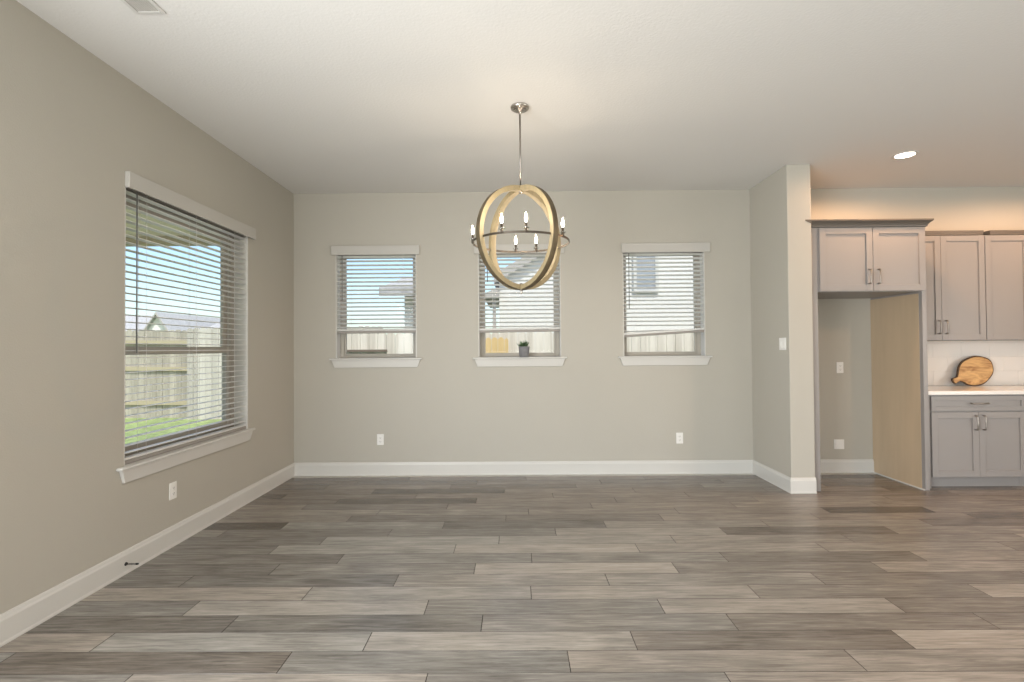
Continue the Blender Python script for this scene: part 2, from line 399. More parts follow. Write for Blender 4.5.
# baseboards: profile (offset from wall, z)
PROF = [(0, 0), (.017, 0), (.017, .010), (.014, .016), (.014, .112), (.0125, .118), (.010, .124), (.0085, .132), (.006, .140), (0, .142)]
def baseboard(name, p, q, n, parent=None, ext=(0, 0)):
    p = Vector((*p, 0)); q = Vector((*q, 0)); n = Vector((*n, 0)); d = (q-p).normalized()
    mb = MB(); A = []; B = []
    for o_, z in PROF:
        A.append(mb.b.verts.new(p-d*(o_*ext[0])+n*o_+Vector((0, 0, z)))); B.append(mb.b.verts.new(q+d*(o_*ext[1])+n*o_+Vector((0, 0, z))))
    k = len(PROF)
    for i in range(k): mb.b.faces.new((A[i], A[(i+1) % k], B[(i+1) % k], B[i]))
    mb.b.faces.new(A[::-1]); mb.b.faces.new(B)
    return struct(mb.build(name, M['trim']))
baseboard('baseboard_left', (XL, .95), (XL, D), (1, 0), ext=(0, -1))
baseboard('baseboard_back', (XL, D), (XW0, D), (0, -1), ext=(-1, -1))
baseboard('baseboard_wing', (XW0, D), (XW0, RXF), (-1, 0), ext=(-1, 1))
baseboard('baseboard_wing_front', (XW0, RXF), (XW1, RXF), (0, -1), ext=(1, 0))
baseboard('baseboard_niche', (2.846, D), (3.816, D), (0, -1))

# ------------------------------------------------------------------ windows + blinds
class Fr:   # local frame of a wall opening: u along wall, w into the room, z up
    def __init__(s, O, U, Wd): s.O = Vector(O); s.U = Vector(U); s.W = Vector(Wd)
    def p(s, u, w, z): return s.O+s.U*u+s.W*w+Vector((0, 0, z))
    def box(s, mb, u0, u1, w0, w1, z0, z1, mi=0):
        mb.hexa([s.p(*c) for c in ((u0, w0, z0), (u1, w0, z0), (u1, w1, z0), (u0, w1, z0), (u0, w0, z1), (u1, w0, z1), (u1, w1, z1), (u0, w1, z1))], mi)
def make_window(idx, F, wd, z0, z1, zr):
    root = bpy.data.objects.new('window_%d' % idx, None); COL.objects.link(root); root.location = F.p(wd/2, 0, z0); root['kind'] = 'structure'
    f = .046 if not zr else .060; fb_ = .030 if not zr else .045
    mb = MB()   # outer frame
    for a in ((0, f, z0, z1), (wd-f, wd, z0, z1), (f, wd-f, z0, z0+fb_), (f, wd-f, z1-f, z1)): F.box(mb, a[0], a[1], -.190, -.12, a[2], a[3])
    struct(mb.build('window_frame', M['vinyl'], root, .002))
    def sash(u0, u1, w0, w1, a, b, s):
        mb = MB()
        for c in ((u0, u0+s, a, b), (u1-s, u1, a, b), (u0+s, u1-s, a, a+s*.7), (u0+s, u1-s, b-s, b)): F.box(mb, c[0], c[1], w0, w1, c[2], c[3])
        so = struct(mb.build('window_sash', M['vinyl'], root, .002))
        g = MB(); wm_ = (w0+w1)/2; F.box(g, u0+s, u1-s, wm_-.003, wm_+.003, a+s*.7, b-s)
        go = g.build('window_pane', M['glass'], so); go.location = (0, 0, 0); go['kind'] = 'structure'
    if zr:
        sash(f, wd-f, -.15, -.125, z0+fb_, zr+.022, .055)
        sash(f, wd-f, -.185, -.157, zr-.022, z1-f, .050)
    else:
        sash(f, wd-f, -.165, -.135, z0+fb_, z1-f, .020)
    mb = MB()   # painted returns (reveal) 
    for c in ((0, .008, z0, z1), (wd-.008, wd, z0, z1), (.008, wd-.008, z1-.008, z1)): F.box(mb, c[0], c[1], -.12, .0, c[2], c[3])
    struct(mb.build('window_jamb', M['trim'], root))
    mb = MB()   # stool with rounded nose and horns
    F.box(mb, 0, wd, -.12, .0, z0-.02, z0)
    F.box(mb, -.062, wd+.062, 0, .038, z0-.02, z0)
    struct(mb.build('window_stool', M['trim'], root, .007))
    mb = MB()   # apron with mitred returns
    zt, zb = z0-.02, z0-.102
    mb.hexa([F.p(-.012, 0, zb), F.p(wd+.012, 0, zb), F.p(wd+.012, .016, zb), F.p(-.012, .016, zb),
             F.p(-.040, 0, zt), F.p(wd+.040, 0, zt), F.p(wd+.040, .026, zt), F.p(-.040, .026, zt)])
    struct(mb.build('window_apron', M['trim'], root, .003))
    return root
def make_blind(F, wd, z0, z1, zl, zr_, label, tilt, pitch=.0452, wand_u=.06, wand_len=.35, full=False, stack=0, ladders=(.12, .88), val=(-.045, .055)):
    root = thing('window_blind', label, 'window blind', F.p(wd/2, .0, z1-.06), 'faux wood blinds')
    # valance on the wall face, with short returns
    mb = MB(); F.box(mb, val[0], wd+val[1], .014, .030, z1-.055, z1+.045)
    F.box(mb, val[0], val[0]+.012, .0, .014, z1-.055, z1+.045); F.box(mb, wd+val[1]-.012, wd+val[1], 0, .014, z1-.055, z1+.045)
    mb.build('valance', M['valance'], root, .003)
    mb = MB(); F.box(mb, .012, wd-.012, -.062, -.012, z1-.052, z1-.010); mb.build('headrail', M['rail'], root, .002)
    wc = -.038; hw = .025
    def rail_z(u): return zl+(zr_-zl)*(u/wd)
    mb = MB()
    zz = z1-.068; k = 0; ca, sa = math.cos(tilt), math.sin(tilt)
    zlow = max(zl, zr_)
    u0, u1 = .010, wd-.010
    zs = []
    while zz > zlow+.030:
        zs.append((zz, zz)); zz -= pitch
    # last slats follow a rail hanging askew
    if abs(zl-zr_) > .01: zs.append((zz-.02, zz-.003+.0)); 
    for za, zb_ in zs:
        P = []
        for dz in (-.0014, .0014):
            for u, w in ((u0, -hw), (u1, -hw), (u1, hw), (u0, hw)):
                zc = za if u == u0 else zb_
                P.append(F.p(u, wc+w*ca, zc+w*sa+dz))
        # crowned: split into two strips
        for h0, h1, c0, c1 in ((-hw, 0, 0, .0022), (0, hw, .0022, 0)):
            Q = []
            for dz in (-.0014, .0014):
                for u, w, c in ((u0, h0, c0), (u1, h0, c0), (u1, h1, c1), (u0, h1, c1)):
                    zc = za if u == u0 else zb_
                    Q.append(F.p(u, wc+w*ca-c*sa, zc+w*sa+c*ca+dz))
            mb.hexa(Q)
    for s in range(stack):
        a = .024+s*.0042
        mb.hexa([F.p(u, wc+w, rail_z(u)+a-.022+.001+dz) for dz in (0, .003) for u, w in ((u0, -hw), (u1, -hw), (u1, hw), (u0, hw))])
    mb.build('slats', M['slat'], root)
    mb = MB()
    mb.hexa([F.p(u, wc+w, rail_z(u)+dz) for dz in (-.024, 0.001) for u, w in ((.008, -.027), (wd-.008, -.027), (wd-.008, .027), (.008, .027))])
    mb.build('bottom_rail', M['rail'], root, .003)
    for lf in ladders:
        mb = MB()
        for w in (-.0275, .0275): mb.cyl(F.p(wd*lf, wc+w, rail_z(wd*lf)), F.p(wd*lf, wc+w, z1-.05), .0011, n=5)
        for za, zb_ in zs:
            zc = za+(zb_-za)*lf
            mb.cyl(F.p(wd*lf, wc-.0275*ca, zc-.0275*sa-.003), F.p(wd*lf, wc+.0275*ca, zc+.0275*sa-.003), .0008, n=4)
        mb.build('ladder_cord', M['cord'], root)
    mb = MB(); mb.cyl(F.p(wand_u, -.004, z1-.056), F.p(wand_u, -.004, z1-.056-wand_len), .0042, n=8)
    mb.cyl(F.p(wand_u, -.004, z1-.045), F.p(wand_u, -.020, z1-.035), .002, n=6)
    mb.build('tilt_wand', M['wand'], root)
    return root
FL = Fr((XL, LW['y0'], 0), (0, 1, 0), (1, 0, 0))
wl = LW['y1']-LW['y0']
r = make_window(1, FL, wl, LW['z0'], LW['z1'], 1.365); r['label'] = 'tall window on the left wall'
make_blind(FL, wl, LW['z0'], LW['z1'], .681, .681, 'wide white slatted blind fully lowered over the left wall window', math.radians(1), pitch=.0452,
           wand_u=.105, wand_len=1.02, stack=3, ladders=(.14, .5, .86), val=(0.0, .085))
names = ['white slatted blind on the left of the three back windows', 'white slatted blind on the middle back window, behind the orb chandelier',
         'white slatted blind with a crooked bottom rail on the right back window']
rails = [(1.553, 1.556), (1.550, 1.558), (1.487, 1.540)]
BR = []
for i, (a, b) in enumerate(BW):
    F = Fr((a, D, 0), (1, 0, 0), (0, -1, 0))
    r = make_window(i+2, F, b-a, BZ0, BZ1, None); r['label'] = ['left', 'middle', 'right'][i]+' of the three small windows in the back wall'
    make_blind(F, b-a, BZ0, BZ1, rails[i][0], rails[i][1], names[i], math.radians(13), pitch=.0452,
               wand_u=.068 if i != 1 else .10, wand_len=[.50, .30, .60][i], stack=5, ladders=(.17, .83), val=(-.04, .04) if i < 2 else (-.015, .055))

# ------------------------------------------------------------------ outlets and switches
def plate_thing(F, zc, kind, name, label, cat, w=.072, h=.117, group=None):
    t = thing(name, label, cat, F.p(0, 0, zc), group)
    mb = MB(); F.box(mb, -w/2, w/2, 0, .006, zc-h/2, zc+h/2); mb.build('cover_plate', M['plate'], t, .003)
    if kind == 'outlet':
        for s in (-1, 1):
            mb = MB(); c = zc+s*.0195; F.box(mb, -.017, .017, .006, .0085, c-.014, c+.014)
            so = mb.build('socket', M['plate'], t, .004)
            mb = MB(); F.box(mb, -.008, -.0055, .0083, .0088, c-.003, c+.006); F.box(mb, .0055, .008, .0083, .0088, c-.003, c+.006); F.box(mb, -.0022, .0022, .0083, .0088, c-.010, c-.0055)
            q = mb.build('slots', M['slot'], so); q.location = (0, 0, 0)
    elif kind == 'switch':
        nsw = 2 if w > .1 else 1
        for k in range(nsw):
            u = (k-(nsw-1)/2)*.046
            mb = MB(); mb.hexa([F.p(*c) for c in ((u-.0165, .006, zc-.033), (u+.0165, .006, zc-.033), (u+.0165, .012, zc-.033), (u-.0165, .012, zc-.033),
                                                   (u-.0165, .006, zc+.033), (u+.0165, .006, zc+.033), (u+.0165, .007, zc+.033), (u-.0165, .007, zc+.033))])
            mb.build('rocker', M['plate'], t, .001)
    elif kind == 'box':
        mb = MB(); F.box(mb, -.045, .045, .006, .010, zc-.040, zc+.040); mb.build('hinged_lid', M['plate'], t, .003)
    return t
def FB(x): return Fr((x, D, 0), (1, 0, 0), (0, -1, 0))
plate_thing(FB(-1.458), .385, 'outlet', 'wall_outlet', 'white outlet low on the back wall below the left small window', 'outlet', group='wall outlets')
plate_thing(FB(1.754), .380, 'outlet', 'wall_outlet', 'white outlet low on the back wall below the right small window', 'outlet', group='wall outlets')
plate_thing(Fr((XL, 3.480, 0), (0, 1, 0), (1, 0, 0)), .383, 'outlet', 'wall_outlet', 'white outlet under the tall window of the left wall', 'outlet', group='wall outlets')
plate_thing(FB(3.479), 1.123, 'outlet', 'wall_outlet', 'white outlet halfway up inside the refrigerator niche', 'outlet', group='wall outlets')
plate_thing(FB(3.456), .303, 'box', 'water_supply_box', 'square white water supply cover low inside the refrigerator niche', 'wall plate', w=.106, h=.104)
plate_thing(Fr((XW0, 4.758, 0), (0, -1, 0), (-1, 0, 0)), 1.378, 'switch', 'light_switch', 'white double light switch on the wing wall', 'light switch', w=.118)

# door stop on the left baseboard
t = thing('door_stop', 'dark spring door stop sticking out of the left baseboard', 'door stop', (XL+.014, 3.046, .062))
mb = MB(); mb.cyl((XL+.014, 3.046, .062), (XL+.020, 3.046, .062), .011, .009, 14); mb.build('base', M['spring'], t)
pts = [(XL+.020+.058*i/72, 3.046+.0042*math.cos(i*PI/4), .062+.0042*math.sin(i*PI/4)) for i in range(73)]
mb = MB(); mb.tube(pts, .0012, 6); mb.build('spring', M['spring'], t)
mb = MB(); mb.cyl((XL+.078, 3.046, .062), (XL+.090, 3.046, .062), .0065, .0055, 12); mb.build('tip', M['rubber'], t)

# ceiling register
t = thing('ceiling_vent', 'white ceiling air vent at the top left', 'vent', (-1.805, 2.30, H))
mb = MB(); x0, x1, y0, y1 = -1.885, -1.735, 2.13, 2.47
for c in ((x0, x0+.02, y0, y1), (x1-.02, x1, y0, y1), (x0+.02, x1-.02, y0, y0+.02), (x0+.02, x1-.02, y1-.02, y1)): mb.box(c[0], c[1], c[2], c[3], H-.008, H)
mb.build('frame', M['trim'], t, .002)
mb = MB()
for k in range(9):
    xx = x0+.026+k*.0115
    mb.hexa([(xx, y0+.02, H-.008), (xx+.002, y0+.02, H-.008), (xx+.002, y1-.02, H-.008), (xx, y1-.02, H-.008), (xx+.006, y0+.02, H-.001), (xx+.008, y0+.02, H-.001), (xx+.008, y1-.02, H-.001), (xx+.006, y1-.02, H-.001)])
mb.build('louvres', M['trim'], t)
mb = MB(); mb.box(x0+.019, x1-.019, y0+.019, y1-.019, H-.001, H-.0003); mb.build('backing', M['rail'], t)

# ------------------------------------------------------------------ chandelier
CX, CY, CC, RO = .045, 3.481, 2.124, .362
t = thing('orb_chandelier', 'wooden double hoop orb chandelier with lit candle bulbs hanging from ceiling', 'chandelier', (CX, CY, H))
mb = MB(); mb.lathe([(0, 0), (.064, 0), (.066, -.004), (.064, -.016), (.052, -.024), (.014, -.028), (.012, -.045), (0, -.045)], (CX, CY, H-.0005), 32)
mb.build('canopy', M['darknickel'], t)
for s in (-1, 1):
    mb = MB(); mb.lathe([(0, -.006), (.004, -.005), (.005, 0), (.004, .004), (0, .006)], (CX+s*.038, CY-.02, H-.026), 10)
    mb.build('canopy_screw', M['candle'], t)
mb = MB(); mb.cyl((CX, CY, H-.04), (CX, CY, CC+RO-.005), .0062, n=14); mb.build('rod', M['nickel'], t)
mb = MB(); mb.lathe([(0, 0), (.011, 0), (.011, .05), (.007, .056), (0, .056)], (CX, CY, CC+RO-.048), 16); mb.build('top_coupler', M['darknickel'], t)
mb = MB(); mb.lathe([(0, -.030), (.006, -.028), (.009, -.02), (.006, -.012), (.010, -.008), (.010, .046), (0, .046)], (CX, CY, CC-RO), 16); mb.build('bottom_finial', M['darknickel'], t)
RI = RO-.034; hw = .0225
for phi, nm in ((math.radians(38), 0), (math.radians(38-90), 1)):
    c, s = math.cos(phi), math.sin(phi)
    # direction along hoop plane (c,s); band axis (-s,c)
    mb = MB(); N = 96; rings = []
    sh = .0006 if nm else 0
    for i in range(N):
        a = 2*PI*i/N; row = []
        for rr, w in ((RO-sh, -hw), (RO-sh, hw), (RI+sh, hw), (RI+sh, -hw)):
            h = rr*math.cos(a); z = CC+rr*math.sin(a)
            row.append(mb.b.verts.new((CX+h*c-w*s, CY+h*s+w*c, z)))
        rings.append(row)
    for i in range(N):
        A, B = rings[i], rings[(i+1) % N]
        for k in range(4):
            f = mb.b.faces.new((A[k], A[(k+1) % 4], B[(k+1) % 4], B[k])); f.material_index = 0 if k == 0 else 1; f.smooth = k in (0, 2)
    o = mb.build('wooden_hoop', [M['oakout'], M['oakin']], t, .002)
ZR, RR = 2.092, .335
mb = MB()
N = 72; rings = []
for i in range(N):
    a = 2*PI*i/N
    rings.append([mb.b.verts.new((CX+(RR+dr)*math.cos(a), CY+(RR+dr)*math.sin(a), ZR+dz)) for dr, dz in ((-.003, -.007), (.003, -.007), (.003, .007), (-.003, .007))])
for i in range(N):
    A, B = rings[i], rings[(i+1) % N]
    for k in range(4): mb.b.faces.new((A[k], A[(k+1) % 4], B[(k+1) % 4], B[k]))
mb.build('metal_ring', M['candle'], t)
for a in (-112, -85, -35, 69, 96, 181):
    a = math.radians(a); x, y = CX+RR*math.cos(a), CY+RR*math.sin(a)
    mb = MB(); mb.lathe([(0, -.012), (.008, -.010), (.010, 0), (.0095, .012), (.0085, .014), (.0085, .052), (0, .052)], (x, y, ZR+.007), 14)
    h = mb.build('candle_holder', M['candle'], t)
    mb = MB(); mb.lathe([(.010, .011), (.016, .012), (.022, .017), (.0235, .023), (.022, .0225), (.0155, .0145), (.010, .0135)], (x, y, ZR+.007), 18)
    q = mb.build('drip_cup', M['bobeche'], h); q.location = (0, 0, 0)
    mb = MB(); mb.lathe([(0, 0), (.006, 0), (.007, .006), (.0095, .016), (.0105, .025), (.009, .037), (.0055, .050), (.0025, .060), (0, .065)], (x, y, ZR+.059), 16)
    q = mb.build('flame_bulb', M['bulb'], h); q.location = (0, 0, 0)
    light('bulb_lamp', 'POINT', (x, y, ZR+.132), energy=1.7, color=(1, .82, .62), shadow_soft_size=.006)

# ------------------------------------------------------------------ plant on middle sill
px, py, pz = .094, D-.030+.0, BZ0
py = D-.045
t = thing('potted_succulent', 'small grey pot with a spiky green plant on the middle window sill', 'potted plant', (px, py, pz))
mb = MB(); mb.lathe([(0, 0), (.044, 0), (.050, .004), (.058, .100), (.060, .104), (.060, .112), (.054, .112), (.052, .098), (0, .098)], (px, py, pz), 28); mb.build('pot', M['pot'], t)
mb = MB(); mb.lathe([(0, .008), (.03, .004), (.0525, 0)], (px, py, pz+.096), 20); mb.build('soil', M['soil'], t)
mb = MB()
rnd = random.Random(3)
for k in range(46):
    a = rnd.uniform(0, 2*PI); el = rnd.uniform(.45, 1.45); ln = rnd.uniform(.05, .085); b0 = rnd.uniform(0, .03)
    base = Vector((px+b0*math.cos(a), py+b0*math.sin(a), pz+.100)); d = Vector((math.cos(a)*math.cos(el), math.sin(a)*math.cos(el), math.sin(el)))
    mid = base+d*ln*.5; tip = base+d*ln+Vector((0, 0, .006))
    mb.cyl(base, mid, .0035, .0062, 6); mb.cyl(mid, tip, .0062, .0006, 6)
mb.build('leaves', M['leaf'], t)

# ------------------------------------------------------------------ kitchen
def shaker(mb, x0, x1, z0, z1, y, st=.058, th=.020, rec=.011):   # front face at y, thickness goes +y
    mb.box(x0, x0+st, y, y+th, z0, z1); mb.box(x1-st, x1, y, y+th, z0, z1)
    mb.box(x0+st, x1-st, y, y+th, z0, z0+st); mb.box(x0+st, x1-st, y, y+th, z1-st, z1)
    mb.box(x0+st-.004, x1-st+.004, y+rec, y+th-.001, z0+st-.004, z1-st+.004)
def pull(parent, x, z, y, L=.13, vert=True):
    mb = MB(); h = L/2; e = .007; dp = .030
    prof_ = [(-h, 0), (-h, dp-e), (-h+e*.3, dp-e*.3), (-h+e, dp), (0, dp+.001), (h-e, dp), (h-e*.3, dp-e*.3), (h, dp-e), (h, 0)]
    mb.tube([(x, y-d, z+a) if vert else (x+a, y-d, z) for a, d in prof_], .0060, 8)
    q = mb.build('handle', M['nickel'], parent)
    q.location = (0, 0, 0)
    return q
def door(parent, x0, x1, z0, z1, y, hx, hz, name='door'):
    mb = MB(); shaker(mb, x0, x1, z0, z1, y)
    d = mb.build(name, M['cab'], parent, .0015)
    pull(d, hx, hz, y)
    return d
YP = 4.708
# refrigerator enclosure
t = thing('refrigerator_surround_cabinet', 'tall grey cabinet surround with two upper doors above the empty refrigerator niche', 'cabinet', (3.33, 5.05, 0))
mb = MB(); mb.box(2.7635, 2.845, YP, D-.001, 0, 2.47)
p1 = mb.build('side_panel', M['cab'], t, .002)
mb = MB(); mb.box(3.818, 3.860, YP, D-.001, 0, 2.47, 0)
p2 = mb.build('side_panel', M['cab'], t, .002)
mb = MB(); mb.box(3.815, 3.818, YP+.040, D-.001, .004, 1.845)
q = mb.build('maple_skin', M['cab_inner'], t)
q['label'] = 'tan wood grained inner face'
mb = MB(); mb.box(3.803, 3.8175, YP+.003, D-.02, 0, .010); mb.build('floor_trim', M['trim'], t)
mb = MB(); mb.box(2.8455, 3.8175, YP+.0, D-.001, 1.862, 2.47); mb.build('cabinet_box', M['cab'], t, .001)
door(t, 2.858, 3.351, 1.868, 2.462, YP-.021, 3.312, 2.000)
door(t, 3.355, 3.843, 1.868, 2.462, YP-.021, 3.398, 2.000)
# crown moulding swept on front and both sides
prof = [(0, 0), (.012, 0), (.014, .012), (.024, .030), (.042, .046), (.047, .052), (.047, .064), (0, .064)]
def crown(parent, xl, xr, yf, yb, z, mtl, left=True, lf=1.0, name='crown_moulding'):
    mb = MB()
    rows = []
    for o_, dz in prof:
        pl = [(xl-o_*lf, yb if left else yf-o_), (xl-o_*lf, yf-o_), (xr+o_, yf-o_), (xr+o_, yb)] if left else [(xl, yf-o_), (xl+.001, yf-o_), (xr+o_, yf-o_), (xr+o_, yb)]
        rows.append([mb.b.verts.new((a, b, z+dz)) for a, b in pl])
    for i in range(len(rows)-1):
        for k in range(3): mb.b.faces.new((rows[i][k], rows[i][k+1], rows[i+1][k+1], rows[i+1][k]))
    mb.b.faces.new(rows[-1])
    mb.b.faces.new(rows[0][::-1])
    return mb.build(name, mtl, parent)
crown(t, 2.764, 3.850, YP-.012, D-.001, 2.468, M['cab_dark'], lf=0.0)
# the moulding's left corner laps just past the wing wall face
mb = MB(); yA, yB = YP-.059, RXF-.0005
mb.prism([(2.764, 2.492), (2.764, 2.532), (2.706, 2.532), (2.706, 2.520)], 'y', yA, yB)
q = mb.build('crown_return', M['cab_dark'], t)

# upper cabinets
def upper_cab(x0, mid, x1, label):
    t = thing('upper_cabinet', label, 'cabinet', ((x0+x1)/2, 5.2, 1.40), 'upper cabinets on the kitchen wall')
    mb = MB(); mb.box(x0, x1, 5.092, D-.001, 1.402, 2.468); mb.build('cabinet_box', M['cab'], t, .001)
    mb = MB(); mb.box(x0+.06, x1, 5.080, D-.001, 2.469, 2.515); mb.box(x0+.06, x1, 5.076, 5.080, 2.490, 2.515); mb.build('top_moulding', M['cab_dark'], t, .002)
    door(t, x0+.002, mid-.0015, 1.405, 2.462, 5.070, mid-.036, 1.535)
    door(t, mid+.0015, x1-.002, 1.405, 2.462, 5.070, mid+.036, 1.535)
    return t
ua = upper_cab(3.864, 4.308, 4.752, 'grey upper cabinet next to the refrigerator surround, above the wooden board')
ub = copy_thing(ua, (.892, 0, 0), 'grey upper cabinet cut by the right edge of the picture')

# base cabinets
def base_cab(x0, mid, x1, label):
    t = thing('base_cabinet', label, 'cabinet', ((x0+x1)/2, 5.1, 0), 'base cabinets under the counter')
    mb = MB(); mb.box(x0, x1, 4.782, D-.001, .105, .884); mb.build('cabinet_box', M['cab'], t, .001)
    mb = MB(); mb.box(x0, x1, 4.845, D-.05, 0, .105); mb.build('toe_kick', M['cab'], t)
    mb = MB(); shaker(mb, x0+.003, x1-.003, .732, .872, 4.760, st=.042)
    d = mb.build('drawer', M['cab'], t, .0015); pull(d, mid, .802, 4.760, .15, False)
    door(t, x0+.003, mid-.0015, .110, .720, 4.760, mid-.038, .620)
    door(t, mid+.0015, x1-.003, .110, .720, 4.760, mid+.038, .620)
    return t
mb = MB(); mb.box(3.862, 3.925, 4.772, D-.001, 0, .884); o = mb.build('filler_strip', M['cab'], None, .001)
tag(o, 'narrow grey filler strip between refrigerator surround and base cabinet', 'cabinet')
ba = base_cab(3.927, 4.374, 4.822, 'grey base cabinet with drawer and two doors below the wooden board')
bb = copy_thing(ba, (.897, 0, 0), 'grey base cabinet just beyond the right edge of the picture')
mb = MB(); mb.box(3.861, 5.722, 4.735, D-.001, .886, .922); o = mb.build('countertop', M['quartz'], None, .004)
tag(o, 'white stone countertop along the kitchen wall', 'countertop')
mb = MB()
tw, th_ = .302, .152; z = .923; r_ = 0
while z < 1.400:
    x = 3.861; z1_ = min(z+th_, 1.4)
    off_ = 0 if r_ % 2 == 0 else tw/2
    e0 = x-off_
    while e0 < 5.722:
        a, b = max(e0, 3.861), min(e0+tw, 5.722)
        if b-a > .01: mb.box(a+.0006, b-.0006, D-.010, D-.001, z+.0006, z1_-.0006)
        e0 += tw
    z += th_; r_ += 1
o = mb.build('tile_backsplash', M['backsplash'], None, .0006); tag(o, 'off white tile backsplash behind the wooden board', 'backsplash')

# round wooden board leaning on the backsplash
t = thing('cutting_board', 'round live edge wooden serving board leaning on the backsplash', 'cutting board', (4.84, 5.30, .922))
def board_pts(inset):
    P = []
    for i in range(64):
        a = 2*PI*i/64
        rx, rz = .200-inset, .150-inset
        wob = 1+.018*math.sin(3*a+1)+.012*math.sin(7*a)
        x, z_ = rx*wob*math.cos(a), rz*wob*math.sin(a)
        # handle at a = pi
        dlt = abs((a-PI+PI) % (2*PI)-PI)
        if dlt < .20: x = -.283+inset+.012*(dlt/.2)**2; z_ = math.copysign(min(abs(z_)*1.15, (.031)-inset*.5), z_)
        elif dlt < .31: x = -.213+inset*.3; z_ = math.copysign(.025-inset*.5, z_)
        P.append((x, z_))
    return P
rot = math.radians(-24+0)
def place(P, y_off):
    out = []
    lean = math.radians(9)
    for x, z_ in P:
        c, s = math.cos(rot), math.sin(rot)
        X = x*c-z_*s; Z = x*s+z_*c
        out.append((X, Z))
    return out
def zmin():
    return min(p[1] for p in place(board_pts(0), 0))
# handle points down-left: rotate so that -x axis goes down
rot = math.radians(24)
P = place(board_pts(0), 0); zm = min(p[1] for p in P)
lean = math.radians(9)
def to3(X, Z, d):   # d: depth out of the board's back face
    h = Z-zm
    return (4.845+X, 5.288+h*math.sin(lean)-d*math.cos(lean), .9225+h*math.cos(lean)+d*math.sin(lean)*0+.002)
mb = MB(); n_ = len(P); Pi = place(board_pts(.011), 0)
Bk = [mb.b.verts.new(to3(x, z_, 0)) for x, z_ in P]; Fk = [mb.b.verts.new(to3(x, z_, .014)) for x, z_ in P]; Ik = [mb.b.verts.new(to3(x, z_, .018)) for x, z_ in Pi]
for i in range(n_):
    j = (i+1) % n_
    mb.b.faces.new((Bk[i], Bk[j], Fk[j], Fk[i])); mb.b.faces.new((Fk[i], Fk[j], Ik[j], Ik[i]))
mb.b.faces.new(Bk[::-1])
mb.build('bark_rim', M['bark'], t)
mb = MB(); Ia = [mb.b.verts.new(to3(x, z_, .0175)) for x, z_ in Pi]; Ib = [mb.b.verts.new(to3(x, z_, .0195)) for x, z_ in place(board_pts(.0125), 0)]
for i in range(n_): mb.b.faces.new((Ia[i], Ia[(i+1) % n_], Ib[(i+1) % n_], Ib[i]))
mb.b.faces.new(Ib)
mb.build('wood_face', M['board'], t)

# recessed lights in the kitchen ceiling
def downlight(x, y, label, e=26):
    t = thing('recessed_downlight', label, 'ceiling light', (x, y, H), 'kitchen downlights')
    mb = MB(); mb.lathe([(.074, -.002), (.080, -.006), (.096, -.006), (.102, -.001), (.102, 0), (.074, 0)], (x, y, H), 36); mb.build('trim_ring', M['trim'], t)
    mb = MB(); mb.lathe([(0, -.0025), (.076, -.002), (.076, -.0005), (0, -.0005)], (x, y, H), 32); mb.build('lens', M['canlens'], t)
    light('downlight_lamp', 'SPOT', (x, y, H-.045), (0, 0, 0), energy=e*1.7, color=(1, .58, .32), spot_size=math.radians(178), spot_blend=.32, shadow_soft_size=.05)
downlight(3.483, 4.45, 'lit round downlight in the kitchen ceiling in front of the refrigerator surround')
downlight(5.35, 4.35, 'lit round kitchen downlight out of the frame to the right, near the cabinets')
downlight(4.6, 2.3, 'lit round kitchen downlight out of the frame, farther from the cabinets')

# rear glazing behind the camera, unseen, added to carry fill light
def added_rear_window(idx, x0, x1, z0, z1, n):
    root = bpy.data.objects.new('window_%d' % idx, None); COL.objects.link(root); root.location = ((x0+x1)/2, REAR-.1, z0); root['kind'] = 'structure'
    mb = MB()
    for c in ((x0, x0+.05, z0, z1), (x1-.05, x1, z0, z1), (x0, x1, z0, z0+.05), (x0, x1, z1-.05, z1)): mb.box(c[0], c[1], REAR-.15, REAR-.08, c[2], c[3])
    for k in range(1, n):
        xx = x0+(x1-x0)*k/n; mb.box(xx-.03, xx+.03, REAR-.15, REAR-.08, z0+.05, z1-.05)
    struct(mb.build('window_frame', M['trim'], root))
    mb = MB(); mb.box(x0+.05, x1-.05, REAR-.118, REAR-.112, z0+.05, z1-.05); struct(mb.build('window_pane', M['glass'], root))
added_rear_window(5, -2.2, 2.0, .08, 2.45, 3); added_rear_window(6, 3.7, 6.7, .55, 2.4, 2)

def added_side_window(idx, x, y0, y1, z0, z1, n):  # unseen side windows, added to carry the fill lights
    root = bpy.data.objects.new('window_%d' % idx, None); COL.objects.link(root); root.location = (x, (y0+y1)/2, z0); root['kind'] = 'structure'
    mb = MB()
    for c in ((y0, y0+.05, z0, z1), (y1-.05, y1, z0, z1), (y0+.05, y1-.05, z0, z0+.05), (y0+.05, y1-.05, z1-.05, z1)): mb.box(x-.035, x+.035, c[0], c[1], c[2], c[3])
    for k in range(1, n):
        yy = y0+(y1-y0)*k/n; mb.box(x-.035, x+.035, yy-.03, yy+.03, z0+.05, z1-.05)
    struct(mb.build('window_frame', M['trim'], root))
    mb = MB(); mb.box(x-.003, x+.003, y0+.05, y1-.05, z0+.05, z1-.05); struct(mb.build('window_pane', M['glass'], root))
added_side_window(7, XL-.14, -2.4, .9, .10, 2.43, 2); added_side_window(8, XR+.12, -2.3, .7, .55, 2.4, 2)

# ------------------------------------------------------------------ outdoors
GZ = -.16
m_ = MB(); m_.box(-70, 60, -20, 90, GZ-.2, GZ); o = m_.build('lawn', M['lawn']); o['kind'] = 'structure'
m_ = MB(); m_.box(-9.5, XL-T, -5.0, 5.5, GZ, GZ+.06); o = m_.build('patio_bounce_slab', M['concrete']); o['kind'] = 'structure'  # widened out of view to bounce sun up onto the soffit
